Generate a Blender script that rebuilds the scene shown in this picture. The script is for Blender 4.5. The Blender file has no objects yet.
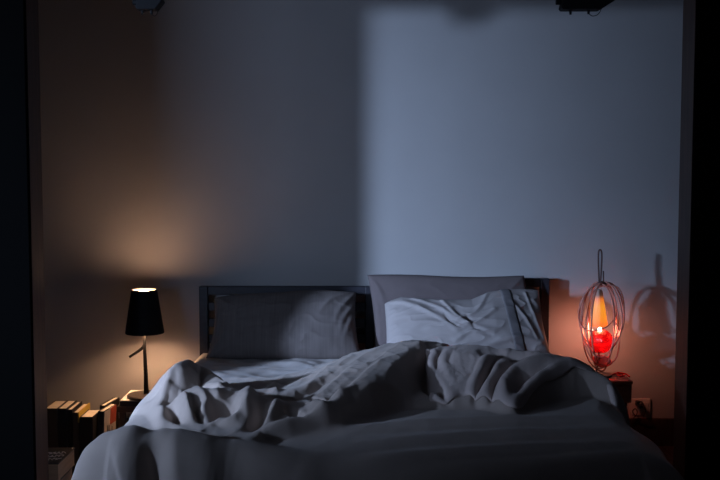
import bpy, bmesh, math, random
import numpy as np
from mathutils import Vector, Matrix

random.seed(7)
SC = bpy.context.scene
COL = SC.collection
PI = math.pi

# ------------------------------------------------------------------ camera
CAM = Vector((0.0, -5.26, 1.47))
PITCH = math.atan(0.07)
FWD = Vector((0, math.cos(PITCH), -math.sin(PITCH)))
UPV = Vector((0, math.sin(PITCH), math.cos(PITCH)))


def P(px, py, Y=None, Z=None):
    """world point that lies on the sight line of (px, py) at a depth Y or a height Z"""
    d = FWD + Vector((1, 0, 0)) * ((px - 360) / 1000.0) + UPV * ((240 - py) / 1000.0)
    t = (Y - CAM.y) / d.y if Y is not None else (Z - CAM.z) / d.z
    return CAM + d * t


cam_data = bpy.data.cameras.new('camera')
cam_data.lens = 50.0
cam_data.sensor_width = 36.0
cam_data.clip_start = 0.05
cam = bpy.data.objects.new('camera', cam_data)
COL.objects.link(cam)
cam.location = CAM
cam.rotation_euler = (PI / 2 - PITCH, 0, 0)
SC.camera = cam

SC.view_settings.view_transform = 'Standard'
SC.view_settings.look = 'None'
SC.view_settings.exposure = 0.0
SC.view_settings.gamma = 1.0
SC.view_settings.use_curve_mapping = False


# --------------------------------------------------------------- materials
def mat(name, col, rough=0.8, metal=0.0, noise=None, bump=None, emit=None, trans=0.0, sheen=0.0,
        alpha=1.0, ior=1.45, col2=None, spec=0.5):
    m = bpy.data.materials.new(name)
    m.use_nodes = True
    nt = m.node_tree
    b = nt.nodes['Principled BSDF']
    b.inputs['Base Color'].default_value = (*col, 1)
    b.inputs['Roughness'].default_value = rough
    b.inputs['Metallic'].default_value = metal
    b.inputs['IOR'].default_value = ior
    b.inputs['Specular IOR Level'].default_value = spec
    if trans:
        b.inputs['Transmission Weight'].default_value = trans
    if sheen:
        b.inputs['Sheen Weight'].default_value = sheen
        b.inputs['Sheen Roughness'].default_value = 0.5
    if emit:
        b.inputs['Emission Color'].default_value = (*emit[0], 1)
        b.inputs['Emission Strength'].default_value = emit[1]
    tc = nt.nodes.new('ShaderNodeTexCoord')
    if noise:
        n = nt.nodes.new('ShaderNodeTexNoise')
        n.inputs['Scale'].default_value = noise[0]
        n.inputs['Detail'].default_value = 5
        mp = nt.nodes.new('ShaderNodeMapping')
        if len(noise) > 2:
            mp.inputs['Scale'].default_value = noise[2]
        nt.links.new(tc.outputs['Object'], mp.inputs['Vector'])
        nt.links.new(mp.outputs['Vector'], n.inputs['Vector'])
        r = nt.nodes.new('ShaderNodeValToRGB')
        a = noise[1]
        c2 = col2 if col2 else [min(1, c * (1 + a)) for c in col]
        r.color_ramp.elements[0].color = (*[c * (1 - a) for c in col], 1)
        r.color_ramp.elements[1].color = (*c2, 1)
        r.color_ramp.elements[0].position = 0.3
        r.color_ramp.elements[1].position = 0.7
        nt.links.new(n.outputs['Fac'], r.inputs['Fac'])
        nt.links.new(r.outputs['Color'], b.inputs['Base Color'])
    if bump:
        n2 = nt.nodes.new('ShaderNodeTexNoise')
        n2.inputs['Scale'].default_value = bump[0]
        n2.inputs['Detail'].default_value = 4
        bp = nt.nodes.new('ShaderNodeBump')
        bp.inputs['Strength'].default_value = bump[1]
        bp.inputs['Distance'].default_value = bump[2] if len(bump) > 2 else 0.002
        nt.links.new(tc.outputs['Object'], n2.inputs['Vector'])
        nt.links.new(n2.outputs['Fac'], bp.inputs['Height'])
        nt.links.new(bp.outputs['Normal'], b.inputs['Normal'])
    return m


M = {}
M['wall'] = mat('plaster', (0.36, 0.352, 0.35), 0.9, noise=(3.0, 0.03), bump=(60, 0.15, 0.002))
M['frame_wood'] = mat('dark_stained_wood', (0.055, 0.030, 0.022), 0.55, noise=(4, 0.3, (12, 12, 1)))
M['black_paint'] = mat('matt_black_paint', (0.0015, 0.0015, 0.0015), 0.95, spec=0.0)  # shade on the casing fronts, put into the colour as near black
M['floor'] = mat('floor_wood', (0.09, 0.045, 0.028), 0.45, noise=(3, 0.35, (14, 1.2, 1)))
M['ceiling'] = mat('dark_ceiling', (0.10, 0.095, 0.09), 0.9)
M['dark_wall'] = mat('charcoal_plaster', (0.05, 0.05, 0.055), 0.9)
M['black_wood'] = mat('black_wood', (0.022, 0.022, 0.030), 0.45, noise=(5, 0.2, (3, 10, 10)))
M['duvet'] = mat('slate_cotton', (0.48, 0.395, 0.345), 0.9, noise=(9, 0.07), bump=(420, 0.25, 0.001), sheen=0.15)
M['flap'] = mat('taupe_cotton', (0.60, 0.50, 0.46), 0.9, noise=(9, 0.07), bump=(420, 0.25, 0.001), sheen=0.15)
M['sheet'] = mat('blue_grey_sheet', (0.50, 0.465, 0.45), 0.9, noise=(8, 0.05), bump=(420, 0.2, 0.001))
M['pillow_grey'] = mat('grey_pillow_cotton', (0.115, 0.097, 0.092), 0.9, noise=(120, 0.14, (1, 0.04, 0.04)), bump=(300, 0.2, 0.001))
M['pillow_taupe'] = mat('taupe_pillow_cotton', (0.125, 0.10, 0.10), 0.9, noise=(10, 0.06), bump=(300, 0.2, 0.001))
M['pillow_white'] = mat('white_cotton', (0.36, 0.325, 0.315), 0.85, noise=(10, 0.03), bump=(350, 0.15, 0.001))
M['ribbon'] = mat('grey_ribbon', (0.16, 0.15, 0.155), 0.7)
M['lamp_black'] = mat('lamp_black', (0.006, 0.006, 0.007), 0.6, spec=.2)
M['lamp_base'] = mat('lamp_brown_black', (0.03, 0.022, 0.018), 0.45)
M['shade_inner'] = mat('shade_lining', (0.75, 0.68, 0.6), 0.8)
M['bulb'] = mat('bulb', (1, 0.9, 0.8), 0.4, emit=((1.0, 0.78, 0.55), 14.0))
M['diffuser'] = mat('lit_opal', (.9, .85, .8), .5, emit=((1.0, .58, .36), 46.0))
M['paper'] = mat('paper', (0.66, 0.58, 0.47), 0.9, noise=(6, 0.12, (1, 1, 60)))
M['paper_old'] = mat('aged_paper', (0.26, 0.17, 0.11), 0.9, noise=(6, 0.15, (1, 1, 60)))
M['paper_white'] = mat('white_paper', (0.78, 0.74, 0.68), 0.85)
M['cover_black'] = mat('black_cover', (0.016, 0.015, 0.017), 0.45)
M['cover_brown'] = mat('brown_cover', (0.07, 0.045, 0.03), 0.55)
M['cover_yellow'] = mat('yellow_cover', (0.50, 0.33, 0.05), 0.55)
M['cover_cream'] = mat('cream_cover', (0.55, 0.46, 0.37), 0.6)
M['cover_red'] = mat('red_cover', (0.42, 0.07, 0.035), 0.55)
M['ink_white'] = mat('white_ink', (0.55, 0.55, 0.55), 0.7)
M['table_wood'] = mat('walnut', (0.30, 0.19, 0.14), 0.5, noise=(4, 0.25, (1, 10, 10)))
M['table_dark'] = mat('dark_table', (0.05, 0.035, 0.03), 0.5)
M['wire'] = mat('copper_wire', (0.62, 0.27, 0.21), 0.42, metal=0.2)
M['wire_dark'] = mat('dark_wire', (0.10, 0.055, 0.05), 0.45, metal=0.4)
M['cord_red'] = mat('red_textile_cord', (0.75, 0.03, 0.03), 0.6)
M['cord_dark'] = mat('dark_cord', (0.05, 0.02, 0.02), 0.6)
M['porcelain'] = mat('porcelain', (0.62, 0.60, 0.60), 0.35)
M['red_glass'] = mat('red_cut_glass', (1.0, 0.035, 0.05), 0.04, trans=0.85, ior=1.45, emit=((1.0, 0.01, 0.02), 0.25))
M['smoke_glass'] = mat('smoked_glass', (0.26, 0.29, 0.22), 0.12, trans=0.35)
M['socket'] = mat('socket_plastic', (0.62, 0.57, 0.52), 0.4)
M['plug'] = mat('plug_black', (0.015, 0.014, 0.014), 0.4)
M['fixture'] = mat('fixture_black', (0.006, 0.006, 0.007), 0.7, spec=.2)


def cone_material():
    m = bpy.data.materials.new('glowing_cone')
    m.use_nodes = True
    nt = m.node_tree
    b = nt.nodes['Principled BSDF']
    b.inputs['Base Color'].default_value = (0.42, 0.34, 0.28, 1)
    b.inputs['Roughness'].default_value = 0.5
    tc = nt.nodes.new('ShaderNodeTexCoord')
    sp = nt.nodes.new('ShaderNodeSeparateXYZ')
    r = nt.nodes.new('ShaderNodeValToRGB')
    els = r.color_ramp.elements
    els[0].position = 0.0
    els[0].color = (1.0, 0.16, 0.006, 1)
    els[1].position = 1.0
    els[1].color = (0.0, 0.0, 0.0, 1)
    e = els.new(0.2)
    e.color = (1.0, 0.29, 0.012, 1)
    e = els.new(0.55)
    e.color = (1.0, 0.34, 0.014, 1)
    e = els.new(0.72)
    e.color = (0.85, 0.19, 0.015, 1)
    e = els.new(0.84)
    e.color = (0.06, 0.02, 0.01, 1)
    nt.links.new(tc.outputs['Generated'], sp.inputs['Vector'])
    nt.links.new(sp.outputs['Z'], r.inputs['Fac'])
    nt.links.new(r.outputs['Color'], b.inputs['Emission Color'])
    b.inputs['Emission Strength'].default_value = .85
    return m


M['cone'] = cone_material()


def cut_glass():
    """thin-walled red cut glass: mostly clear red, with a mirror-like face and a fine cut pattern"""
    m = bpy.data.materials.new('red_cut_glass')
    m.use_nodes = True
    nt = m.node_tree
    nt.nodes.remove(nt.nodes['Principled BSDF'])
    out = nt.nodes['Material Output']
    tc = nt.nodes.new('ShaderNodeTexCoord')
    vo = nt.nodes.new('ShaderNodeTexVoronoi'); vo.feature = 'DISTANCE_TO_EDGE'; vo.inputs['Scale'].default_value = 75
    nt.links.new(tc.outputs['Object'], vo.inputs['Vector'])
    rp = nt.nodes.new('ShaderNodeValToRGB')
    rp.color_ramp.elements[0].color = (.80, .10, .13, 1); rp.color_ramp.elements[0].position = .02
    rp.color_ramp.elements[1].color = (.50, .006, .035, 1); rp.color_ramp.elements[1].position = .12
    nt.links.new(vo.outputs['Distance'], rp.inputs['Fac'])
    bp = nt.nodes.new('ShaderNodeBump'); bp.inputs['Distance'].default_value = .004; bp.inputs['Strength'].default_value = 1
    nt.links.new(vo.outputs['Distance'], bp.inputs['Height'])
    tr = nt.nodes.new('ShaderNodeBsdfTransparent')
    tl = nt.nodes.new('ShaderNodeBsdfTranslucent')
    gl = nt.nodes.new('ShaderNodeBsdfGlossy'); gl.inputs['Roughness'].default_value = .12; gl.inputs['Color'].default_value = (1, .55, .5, 1)
    for n in (tl, gl):
        nt.links.new(bp.outputs['Normal'], n.inputs['Normal'])
    nt.links.new(rp.outputs['Color'], tr.inputs['Color']); nt.links.new(rp.outputs['Color'], tl.inputs['Color'])
    m1 = nt.nodes.new('ShaderNodeMixShader'); m1.inputs['Fac'].default_value = .30
    nt.links.new(tr.outputs[0], m1.inputs[1]); nt.links.new(tl.outputs[0], m1.inputs[2])
    m2 = nt.nodes.new('ShaderNodeMixShader'); m2.inputs['Fac'].default_value = .12
    nt.links.new(m1.outputs[0], m2.inputs[1]); nt.links.new(gl.outputs[0], m2.inputs[2])
    nt.links.new(m2.outputs[0], out.inputs['Surface'])
    return m


M['red_glass'] = cut_glass()


# ------------------------------------------------------------ mesh helpers
class MB:
    def __init__(self):
        self.v = []
        self.f = []

    def add(self, vs, fs):
        o = len(self.v)
        self.v += [tuple(p) for p in vs]
        self.f += [tuple(i + o for i in f) for f in fs]

    def box(self, lo, hi, mtx=None):
        x0, y0, z0 = lo
        x1, y1, z1 = hi
        vs = [(x0, y0, z0), (x1, y0, z0), (x1, y1, z0), (x0, y1, z0),
              (x0, y0, z1), (x1, y0, z1), (x1, y1, z1), (x0, y1, z1)]
        if mtx is not None:
            vs = [mtx @ Vector(p) for p in vs]
        self.add(vs, [(0, 3, 2, 1), (4, 5, 6, 7), (0, 1, 5, 4), (1, 2, 6, 5), (2, 3, 7, 6), (3, 0, 4, 7)])

    def tube(self, pts, rad, n=8, closed=False):
        pts = [Vector(p) for p in pts]
        k = len(pts)
        if not isinstance(rad, (list, tuple)):
            rad = [rad] * k
        ref = None
        vs = []
        for i, p in enumerate(pts):
            if closed:
                t = pts[(i + 1) % k] - pts[i - 1]
            else:
                t = pts[min(i + 1, k - 1)] - pts[max(i - 1, 0)]
            t.normalize()
            if ref is None:
                ref = t.orthogonal().normalized()
            ref = (ref - t * ref.dot(t)).normalized()
            bi = t.cross(ref)
            for j in range(n):
                a = 2 * PI * j / n
                vs.append(p + (ref * math.cos(a) + bi * math.sin(a)) * rad[i])
        fs = []
        for i in range(k if closed else k - 1):
            a, b = i * n, ((i + 1) % k) * n
            for j in range(n):
                j2 = (j + 1) % n
                fs.append((a + j, a + j2, b + j2, b + j))
        if not closed:
            fs.append(tuple(reversed(range(n))))
            fs.append(tuple(range((k - 1) * n, k * n)))
        self.add(vs, fs)

    def lathe(self, prof, c=(0, 0, 0), n=40):
        """prof: list of (radius, z); closed at the ends where the radius is 0"""
        vs, fs, rings = [], [], []
        for r, z in prof:
            if r < 1e-6:
                rings.append([len(vs)])
                vs.append((c[0], c[1], c[2] + z))
            else:
                rings.append(list(range(len(vs), len(vs) + n)))
                for j in range(n):
                    a = 2 * PI * j / n
                    vs.append((c[0] + r * math.cos(a), c[1] + r * math.sin(a), c[2] + z))
        for A, B in zip(rings[:-1], rings[1:]):
            for j in range(n):
                j2 = (j + 1) % n
                if len(A) == 1 and len(B) == 1:
                    continue
                if len(A) == 1:
                    fs.append((A[0], B[j2], B[j]))
                elif len(B) == 1:
                    fs.append((A[j], A[j2], B[0]))
                else:
                    fs.append((A[j], A[j2], B[j2], B[j]))
        self.add(vs, fs)

    def prism(self, poly, axis, a, b):
        """poly in the two other axes, extruded along axis ('x','y','z') from a to b"""
        n = len(poly)

        def mk(p, q):
            return {'x': (q, p[0], p[1]), 'y': (p[0], q, p[1]), 'z': (p[0], p[1], q)}[axis]
        vs = [mk(p, a) for p in poly] + [mk(p, b) for p in poly]
        fs = [tuple(range(n)), tuple(reversed(range(n, 2 * n)))]
        for i in range(n):
            j = (i + 1) % n
            fs.append((i, n + i, n + j, j))
        self.add(vs, fs)

    def build(self, name, material, parent=None, smooth=False, bevel=0.0, subd=0, loc=None):
        me = bpy.data.meshes.new(name)
        me.from_pydata(self.v, [], self.f)
        bm = bmesh.new()
        bm.from_mesh(me)
        bmesh.ops.recalc_face_normals(bm, faces=bm.faces)
        bm.to_mesh(me)
        bm.free()
        me.materials.append(material)
        if smooth:
            for p in me.polygons:
                p.use_smooth = True
        o = bpy.data.objects.new(name, me)
        COL.objects.link(o)
        if bevel:
            b = o.modifiers.new('bevel', 'BEVEL')
            b.width = bevel
            b.segments = 2
            b.limit_method = 'ANGLE'
        if subd:
            s = o.modifiers.new('subd', 'SUBSURF')
            s.levels = s.render_levels = subd
        if parent is not None:
            # the vertices are in world space: bring them into the parent's frame
            bpy.context.view_layer.update()
            me.transform(parent.matrix_world.inverted())
            o.parent = parent
        elif loc is not None:
            me.transform(Matrix.Translation(-Vector(loc)))
            o.location = loc
        return o


def thing(name, label, cat, loc, group=None, rot=(0, 0, 0)):
    o = bpy.data.objects.new(name, None)
    COL.objects.link(o)
    o.location = loc
    o.rotation_euler = rot
    o.empty_display_size = 0.05
    return tag(o, label, cat, group)


def tag(o, label, cat, group=None):
    o['label'] = label
    o['category'] = cat
    if group:
        o['group'] = group
    return o


def struct(o):
    o['kind'] = 'structure'
    return o


def smooth_path(pts, n=8, closed=False):
    """Catmull-Rom through pts"""
    pts = [Vector(p) for p in pts]
    k = len(pts)
    out = []
    for i in range(k if closed else k - 1):
        if closed:
            a, b, c, d = pts[i - 1], pts[i], pts[(i + 1) % k], pts[(i + 2) % k]
        else:
            a, b, c, d = pts[max(i - 1, 0)], pts[i], pts[i + 1], pts[min(i + 2, k - 1)]
        for j in range(n):
            t = j / n
            out.append(0.5 * ((2 * b) + (c - a) * t + (2 * a - 5 * b + 4 * c - d) * t * t + (3 * b - a - 3 * c + d) * t ** 3))
    if not closed:
        out.append(pts[-1])
    return out


# numpy gradient noise -------------------------------------------------
_rng = np.random.RandomState(11)
_perm = _rng.permutation(256)
_perm = np.concatenate([_perm, _perm])
_gr = _rng.uniform(0, 2 * PI, 256)
_gx, _gy = np.cos(_gr), np.sin(_gr)


def pnoise(x, y):
    xi = np.floor(x).astype(int)
    yi = np.floor(y).astype(int)
    xf, yf = x - xi, y - yi
    u = xf ** 3 * (xf * (xf * 6 - 15) + 10)
    v = yf ** 3 * (yf * (yf * 6 - 15) + 10)

    def g(ix, iy, dx, dy):
        h = _perm[(_perm[ix & 255] + iy) & 255]
        return _gx[h] * dx + _gy[h] * dy
    n00 = g(xi, yi, xf, yf)
    n10 = g(xi + 1, yi, xf - 1, yf)
    n01 = g(xi, yi + 1, xf, yf - 1)
    n11 = g(xi + 1, yi + 1, xf - 1, yf - 1)
    return (n00 * (1 - u) + n10 * u) * (1 - v) + (n01 * (1 - u) + n11 * u) * v


def fbm(x, y, o=3):
    s, a = 0, 1.0
    for i in range(o):
        s = s + a * pnoise(x * 2 ** i + 17.3 * i, y * 2 ** i - 9.1 * i)
        a *= 0.5
    return s


def creases(x, y):
    """sharp-edged cloth creases, about -1..1"""
    n = pnoise(x, y) * 1.6
    return 1.0 - 2.0 * np.sqrt(np.abs(n) + 0.01)


def polyline(X, Y, pts):
    """nearest distance to a polyline, side (+1 = left of travel) and the interpolated extra columns"""
    best = np.full(X.shape, 1e9)
    side = np.zeros(X.shape)
    ext = [np.zeros(X.shape) for _ in pts[0][2:]]
    for a, b in zip(pts[:-1], pts[1:]):
        dx, dy = b[0] - a[0], b[1] - a[1]
        L2 = dx * dx + dy * dy + 1e-12
        t = np.clip(((X - a[0]) * dx + (Y - a[1]) * dy) / L2, 0, 1)
        ex, ey = X - (a[0] + t * dx), Y - (a[1] + t * dy)
        d = np.hypot(ex, ey)
        m = d < best
        best = np.where(m, d, best)
        side = np.where(m, np.sign(dx * ey - dy * ex), side)
        for i in range(len(ext)):
            ext[i] = np.where(m, a[2 + i] + t * (b[2 + i] - a[2 + i]), ext[i])
    return best, side, ext


def densify(pts, n=5):
    """Catmull-Rom in any number of columns"""
    pts = [np.array(p, float) for p in pts]
    k = len(pts)
    out = []
    for i in range(k - 1):
        a, b, c, d = pts[max(i - 1, 0)], pts[i], pts[i + 1], pts[min(i + 2, k - 1)]
        for j in range(n):
            t = j / n
            out.append(0.5 * ((2 * b) + (c - a) * t + (2 * a - 5 * b + 4 * c - d) * t * t + (3 * b - a - 3 * c + d) * t ** 3))
    out.append(pts[-1])
    return out


def ridge(X, Y, pts, power=2.0):
    d, s, (h, wl, wr) = polyline(X, Y, densify(pts))
    w = np.where(s > 0, wl, wr)
    return h * np.exp(-(d / w) ** power)


# =============================================================== THE ROOM
RL, RR, RB, RF, RH = -2.5, 2.5, 0.0, -6.3, 2.62
OL, OR, OZ, PF, PB = -1.314, 1.320, 2.162, -1.27, -1.12     # opening, partition front and back

m = MB(); m.box((-5.7, RF, -0.1), (RR + .1, RB + .1, 0)); struct(m.build('floor', M['floor']))
m = MB(); m.box((-5.7, RF, RH), (RR + .1, RB + .1, RH + .1)); struct(m.build('ceiling', M['ceiling']))
m = MB(); m.box((RL - .1, RB, 0), (RR + .1, RB + .12, RH)); struct(m.build('wall_back', M['wall']))
m = MB(); m.box((RR, RF, 0), (RR + .1, RB, RH)); struct(m.build('wall_right', M['dark_wall']))
# the dark front room reaches further left; two windows face the bed wall, the wide one added for the fill
RX, WY = -5.6, -4.15
WIN = [(-4.52, -4.03, .95, 2.45), (-3.35, -1.75, 1.22, 2.35)]
m = MB(); m.box((RL - .1, PB, 0), (RL, RB, RH)); struct(m.build('wall_left', M['wall']))
m = MB(); m.box((RX - .1, WY, 0), (RX, PB, RH)); struct(m.build('wall_side', M['dark_wall']))
m = MB()
xs = [RX] + [v for w_ in WIN for v in w_[:2]] + [-1.45]
for k in range(0, len(xs), 2):
    m.box((xs[k], WY - .12, 0), (xs[k + 1], WY, RH))
for x0, x1, z0, z1 in WIN:
    m.box((x0, WY - .12, 0), (x1, WY, z0)); m.box((x0, WY - .12, z1), (x1, WY, RH))
# unseen pier, added to keep the window light off the bed's near part
m.box((-3.57, WY, 0), (-3.40, -3.71, RH))
m.box((-3.57, -3.76, 1.60), (-3.40, -3.57, RH))  # hanging panel, added to dim the right of the bed wall
# unseen deep sill, added to keep the fill light off the bed foot
m.box((-3.45, WY, 1.16), (-1.50, -3.88, 1.262))
struct(m.build('wall_window', M['dark_wall']))
for k, (x0, x1, z0, z1) in enumerate(WIN):
    m = MB()
    for lo, hi in (((x0, z0), (x0 + .03, z1)), ((x1 - .03, z0), (x1, z1)), ((x0 + .03, z0), (x1 - .03, z0 + .03)), ((x0 + .03, z1 - .03), (x1 - .03, z1))):
        m.box((lo[0], WY - .1, lo[1]), (hi[0], WY - .04, hi[1]))
    struct(m.build('window_%d' % (k + 1), M['frame_wood']))

# partition with the wide framed opening
m = MB()
m.box((-5.7, PF, 0), (OL - .06, PB, RH))
m.box((OR + .06, PF, 0), (RR, PB, RH))
m.box((OL - .06, PF, OZ + .06), (OR + .06, PB, RH))
struct(m.build('wall_front', M['dark_wall']))
m = MB()
m.box((OL - .06, PF, 0), (OL, PB + .004, OZ))
m.box((OR, PF, 0), (OR + .06, PB + .004, OZ))
m.box((OL - .06, PF, OZ), (OR + .06, PB + .004, OZ + .06))
struct(m.build('trim_1', M['frame_wood'], bevel=.003))
# the casing boards that face the dark room
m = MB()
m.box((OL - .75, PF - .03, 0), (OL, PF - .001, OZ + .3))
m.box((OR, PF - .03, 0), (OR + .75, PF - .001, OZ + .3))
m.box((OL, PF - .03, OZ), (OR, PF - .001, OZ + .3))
struct(m.build('trim_2', M['black_paint'], bevel=.003))  # fronts coloured as if no light reached them
m = MB(); m.box((RL, -.018, 0), (RR, 0, .15)); struct(m.build('baseboard_back', M['frame_wood'], bevel=.004))

# ================================================================ THE BED
BX0, BX1, BY0, BY1 = -0.835, 0.985, -0.14, -2.15       # mattress
MZ = 0.53
bed = thing('bed_frame', 'black wooden double bed frame with slatted headboards against the wall', 'bed', (0.07, -1.1, 0))


def headboard(x0, x1, ztop, y, chamfer_left):
    h = MB()
    h.box((x0 + .045, y - .03, ztop - .045), (x1 - .045, y + .01, ztop))
    hb = h.build('headboard', M['black_wood'], bed, bevel=.004)
    for a, ch in ((x0, -1), (x1 - .045, 1)):
        q = MB()
        if (ch < 0) == chamfer_left:
            c = .022
            if ch < 0:
                poly = [(a, 0), (a + .045, 0), (a + .045, ztop), (a + c, ztop), (a, ztop - c)]
            else:
                poly = [(a, 0), (a + .045, 0), (a + .045, ztop - c), (a + .045 - c, ztop), (a, ztop)]
        else:
            poly = [(a, 0), (a + .045, 0), (a + .045, ztop), (a, ztop)]
        q.prism(poly, 'y', y - .035, y + .015)
        q.build('post', M['black_wood'], hb, bevel=.003)
    for i in range(4):
        zt = ztop - .085 - i * .085
        q = MB()
        q.box((x0 + .045, y - .02, zt - .045), (x1 - .045, y, zt))
        q.build('slat', M['black_wood'], hb, bevel=.003)


hy = -0.06
tl = P(199, 286.5, Y=hy - .03)
tr = P(374, 287, Y=hy - .03)
headboard(tl.x, tr.x, tl.z, hy, False)
tl2 = P(377, 278.5, Y=hy - .03)
tr2 = P(549.5, 278.5, Y=hy - .03)
headboard(tl2.x, tr2.x, tl2.z, hy, True)
for x0, x1 in ((BX0 - .03, BX0), (BX1, BX1 + .03)):
    q = MB(); q.box((x0, BY1 - .02, .17), (x1, BY0 + .03, .30)); q.build('side_rail', M['black_wood'], bed, bevel=.004)
q = MB(); q.box((BX0, BY1 - .03, .17), (BX1, BY1 - .0, .30)); q.build('foot_rail', M['black_wood'], bed, bevel=.004)
q = MB(); q.box((BX0, BY1, .23), (BX1, BY0 + .03, .26)); q.build('slat_base', M['black_wood'], bed)
for x in (BX0 + .01, BX1 - .07):
    q = MB(); q.box((x, BY1 + .02, 0), (x + .06, BY1 + .08, .23)); q.build('leg', M['black_wood'], bed, bevel=.004)

# mattress with its fitted sheet
mt = thing('mattress', 'mattress under a blue grey fitted sheet, bare below the left pillow', 'mattress', (0.07, -1.1, .262))
q = MB(); q.box((BX0 + .012, BY1 + .012, .262), (BX1 - .012, BY0 - .012, MZ - .02))
q.build('mattress_core', M['paper_white'], mt, bevel=.03)
nx, ny = 150, 150
U, V = np.meshgrid(np.linspace(-1, 1, nx), np.linspace(-1, 1, ny))


def superwrap(U, cx, half, r, side):
    """unrolls -1..1 over a flat top with rounded edges and vertical sides"""
    L = half - r + r * PI / 2 + side
    s = U * L
    a = np.abs(s)
    flat = half - r
    th = np.clip((a - flat) / r, 0, PI / 2)
    down = np.clip(a - flat - r * PI / 2, 0, None)
    x = np.minimum(a, flat) + r * np.sin(th)
    z = -(r * (1 - np.cos(th))) - down
    return cx + np.sign(s) * x, z


sx, szx = superwrap(U, (BX0 + BX1) / 2, (BX1 - BX0) / 2 + .004, .06, .19)
sy, szy = superwrap(V, (BY0 + BY1) / 2, (BY0 - BY1) / 2 + .004, .06, .19)
szz = MZ + np.maximum(-(np.abs(szx) ** 3 + np.abs(szy) ** 3) ** (1 / 3), -.245)
wr = 0.006 * creases(sx * 5 + fbm(sx * 3, sy * 3) * 1.2, sy * 2.2 + 4) + 0.005 * creases(sx * 3 + 8, sy * 6 + fbm(sx * 4, sy * 4))
wr += .010 * fbm(sx * 2.5, sy * 2.5)
szz = szz + np.where(szz > MZ - .03, wr, 0) + .003
q = MB()
vs = list(zip(sx.ravel(), sy.ravel(), szz.ravel()))
fs = [(j * nx + i, j * nx + i + 1, (j + 1) * nx + i + 1, (j + 1) * nx + i) for j in range(ny - 1) for i in range(nx - 1)]
q.add(vs, fs)
q.build('fitted_sheet', M['sheet'], mt, smooth=True)

# ------------------------------------------------------------------ duvet
Z0 = MZ + .035
NS, NT = 520, 430
S0, S1, T0, T1 = -1.42, 1.50, -2.70, -0.30
S, T = np.meshgrid(np.linspace(S0, S1, NS), np.linspace(T0, T1, NT))


def W(px, py, h):
    p = P(px, py, Z=Z0 + h)
    return p.x, p.y


def RG(pts):
    """(px, py, h, w_left, w_right) -> a ridge on the bed top"""
    return [(*W(a, b, h), h, wl, wr) for a, b, h, wl, wr in pts]


# the big soft volumes of the bunched duvet
big = [
    # mound at the left, in front of the black lamp
    RG([(172, 384, .10, .07, .06), (177, 367, .155, .12, .11), (189, 362, .160, .13, .12), (203, 369, .125, .09, .12), (228, 386, .085, .06, .12), (268, 389, .06, .05, .10)]),
    # roll that tumbles from it towards the foot
    RG([(180, 398, .085, .07, .07), (196, 396, .09, .15, .20), (225, 396, .085, .14, .22), (262, 400, .08, .14, .22), (300, 408, .06, .14, .14), (330, 414, .045, .12, .10)]),
    # wide diagonal swell up to the white pillow: steep on its right, long on its left
    RG([(444, 348, .14, .10, .16), (418, 346, .155, .08, .30), (396, 361, .145, .085, .32), (374, 383, .12, .08, .30), (350, 402, .085, .06, .22), (322, 415, .05, .05, .14)]),
    RG([(405, 347, .13, .2, .2), (372, 352, .115, .2, .2), (342, 367, .09, .15, .15), (312, 383, .07, .12, .10), (288, 392, .06, .08, .08)]),
    # bolster of bedding that runs to the right edge
    RG([(436, 351, .14, .13, .28), (480, 352, .145, .14, .32), (530, 357, .14, .14, .30), (575, 368, .115, .13, .24), (612, 380, .085, .12, .20), (640, 396, .05, .12, .16)]),
    ]
Sw = S + .022 * fbm(S * 3.1, T * 3.1, 3)
Tw = T + .022 * fbm(S * 3.1 + 40, T * 3.1 + 11, 3)
acc = 0
for r in big:
    acc = acc + np.clip(ridge(Sw, Tw, r), 0, None) ** 3.5
H = acc ** (1 / 3.5)
# the bunched layer ends in a free edge; what is nearer lies one layer lower
foot_edge = [(140, 404), (152, 412), (160, 423), (176, 432), (197, 437), (222, 441), (243, 445), (258, 440), (270, 434), (300, 429), (340, 421), (372, 413), (404, 405), (446, 405), (476, 404), (496, 407), (514, 410), (532, 402), (556, 395), (584, 392), (612, 395), (660, 402)]
fe = densify([W(a, b, .02) for a, b in foot_edge], 4)
dfe, sfe, _ = polyline(Sw * .3 + S * .7, Tw * .3 + T * .7, [tuple(p) for p in fe])
lay = np.clip(.5 + sfe * dfe / .05, 0, 1)
lay = lay * lay * (3 - 2 * lay)
low = np.clip(ridge(Sw, Tw, RG([(84, 462, .03, .10, .20), (112, 434, .07, .12, .22), (150, 424, .10, .11, .22), (200, 427, .09, .10, .20), (240, 439, .055, .10, .16), (290, 452, .03, .10, .15)])), 0, None)
def sstep(a, b, x):
    t = np.clip((x - a) / (b - a), 0, 1)
    return t * t * (3 - 2 * t)


H = H * sstep(-.86, -.765, Sw) * (1 - .75 * sstep(.92, 1.12, Sw))
H = (H ** 3 + (.006 + .024 * sstep(-.92, -.76, Sw)) ** 3) ** (1 / 3)
H = np.maximum(low, H * lay + low * (1 - lay))
H0 = H.copy()


def bil(A, x, y):
    i = min(max((x - S0) / (S1 - S0) * (NS - 1), 0), NS - 1.001)
    j = min(max((y - T0) / (T1 - T0) * (NT - 1), 0), NT - 1.001)
    i0, j0 = int(i), int(j); f, g = i - i0, j - j0
    return (A[j0, i0] * (1 - f) + A[j0, i0 + 1] * f) * (1 - g) + (A[j0 + 1, i0] * (1 - f) + A[j0 + 1, i0 + 1] * f) * g


def hit(px, py):
    """where a sight line first meets the soft volumes"""
    d = FWD + Vector((1, 0, 0)) * ((px - 360) / 1000.0) + UPV * ((240 - py) / 1000.0)
    t = 2.9
    while t < 5.2:
        p = CAM + d * t
        if p.z <= Z0 + bil(H0, p.x, p.y):
            break
        t += .01
    return p.x, p.y


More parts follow.
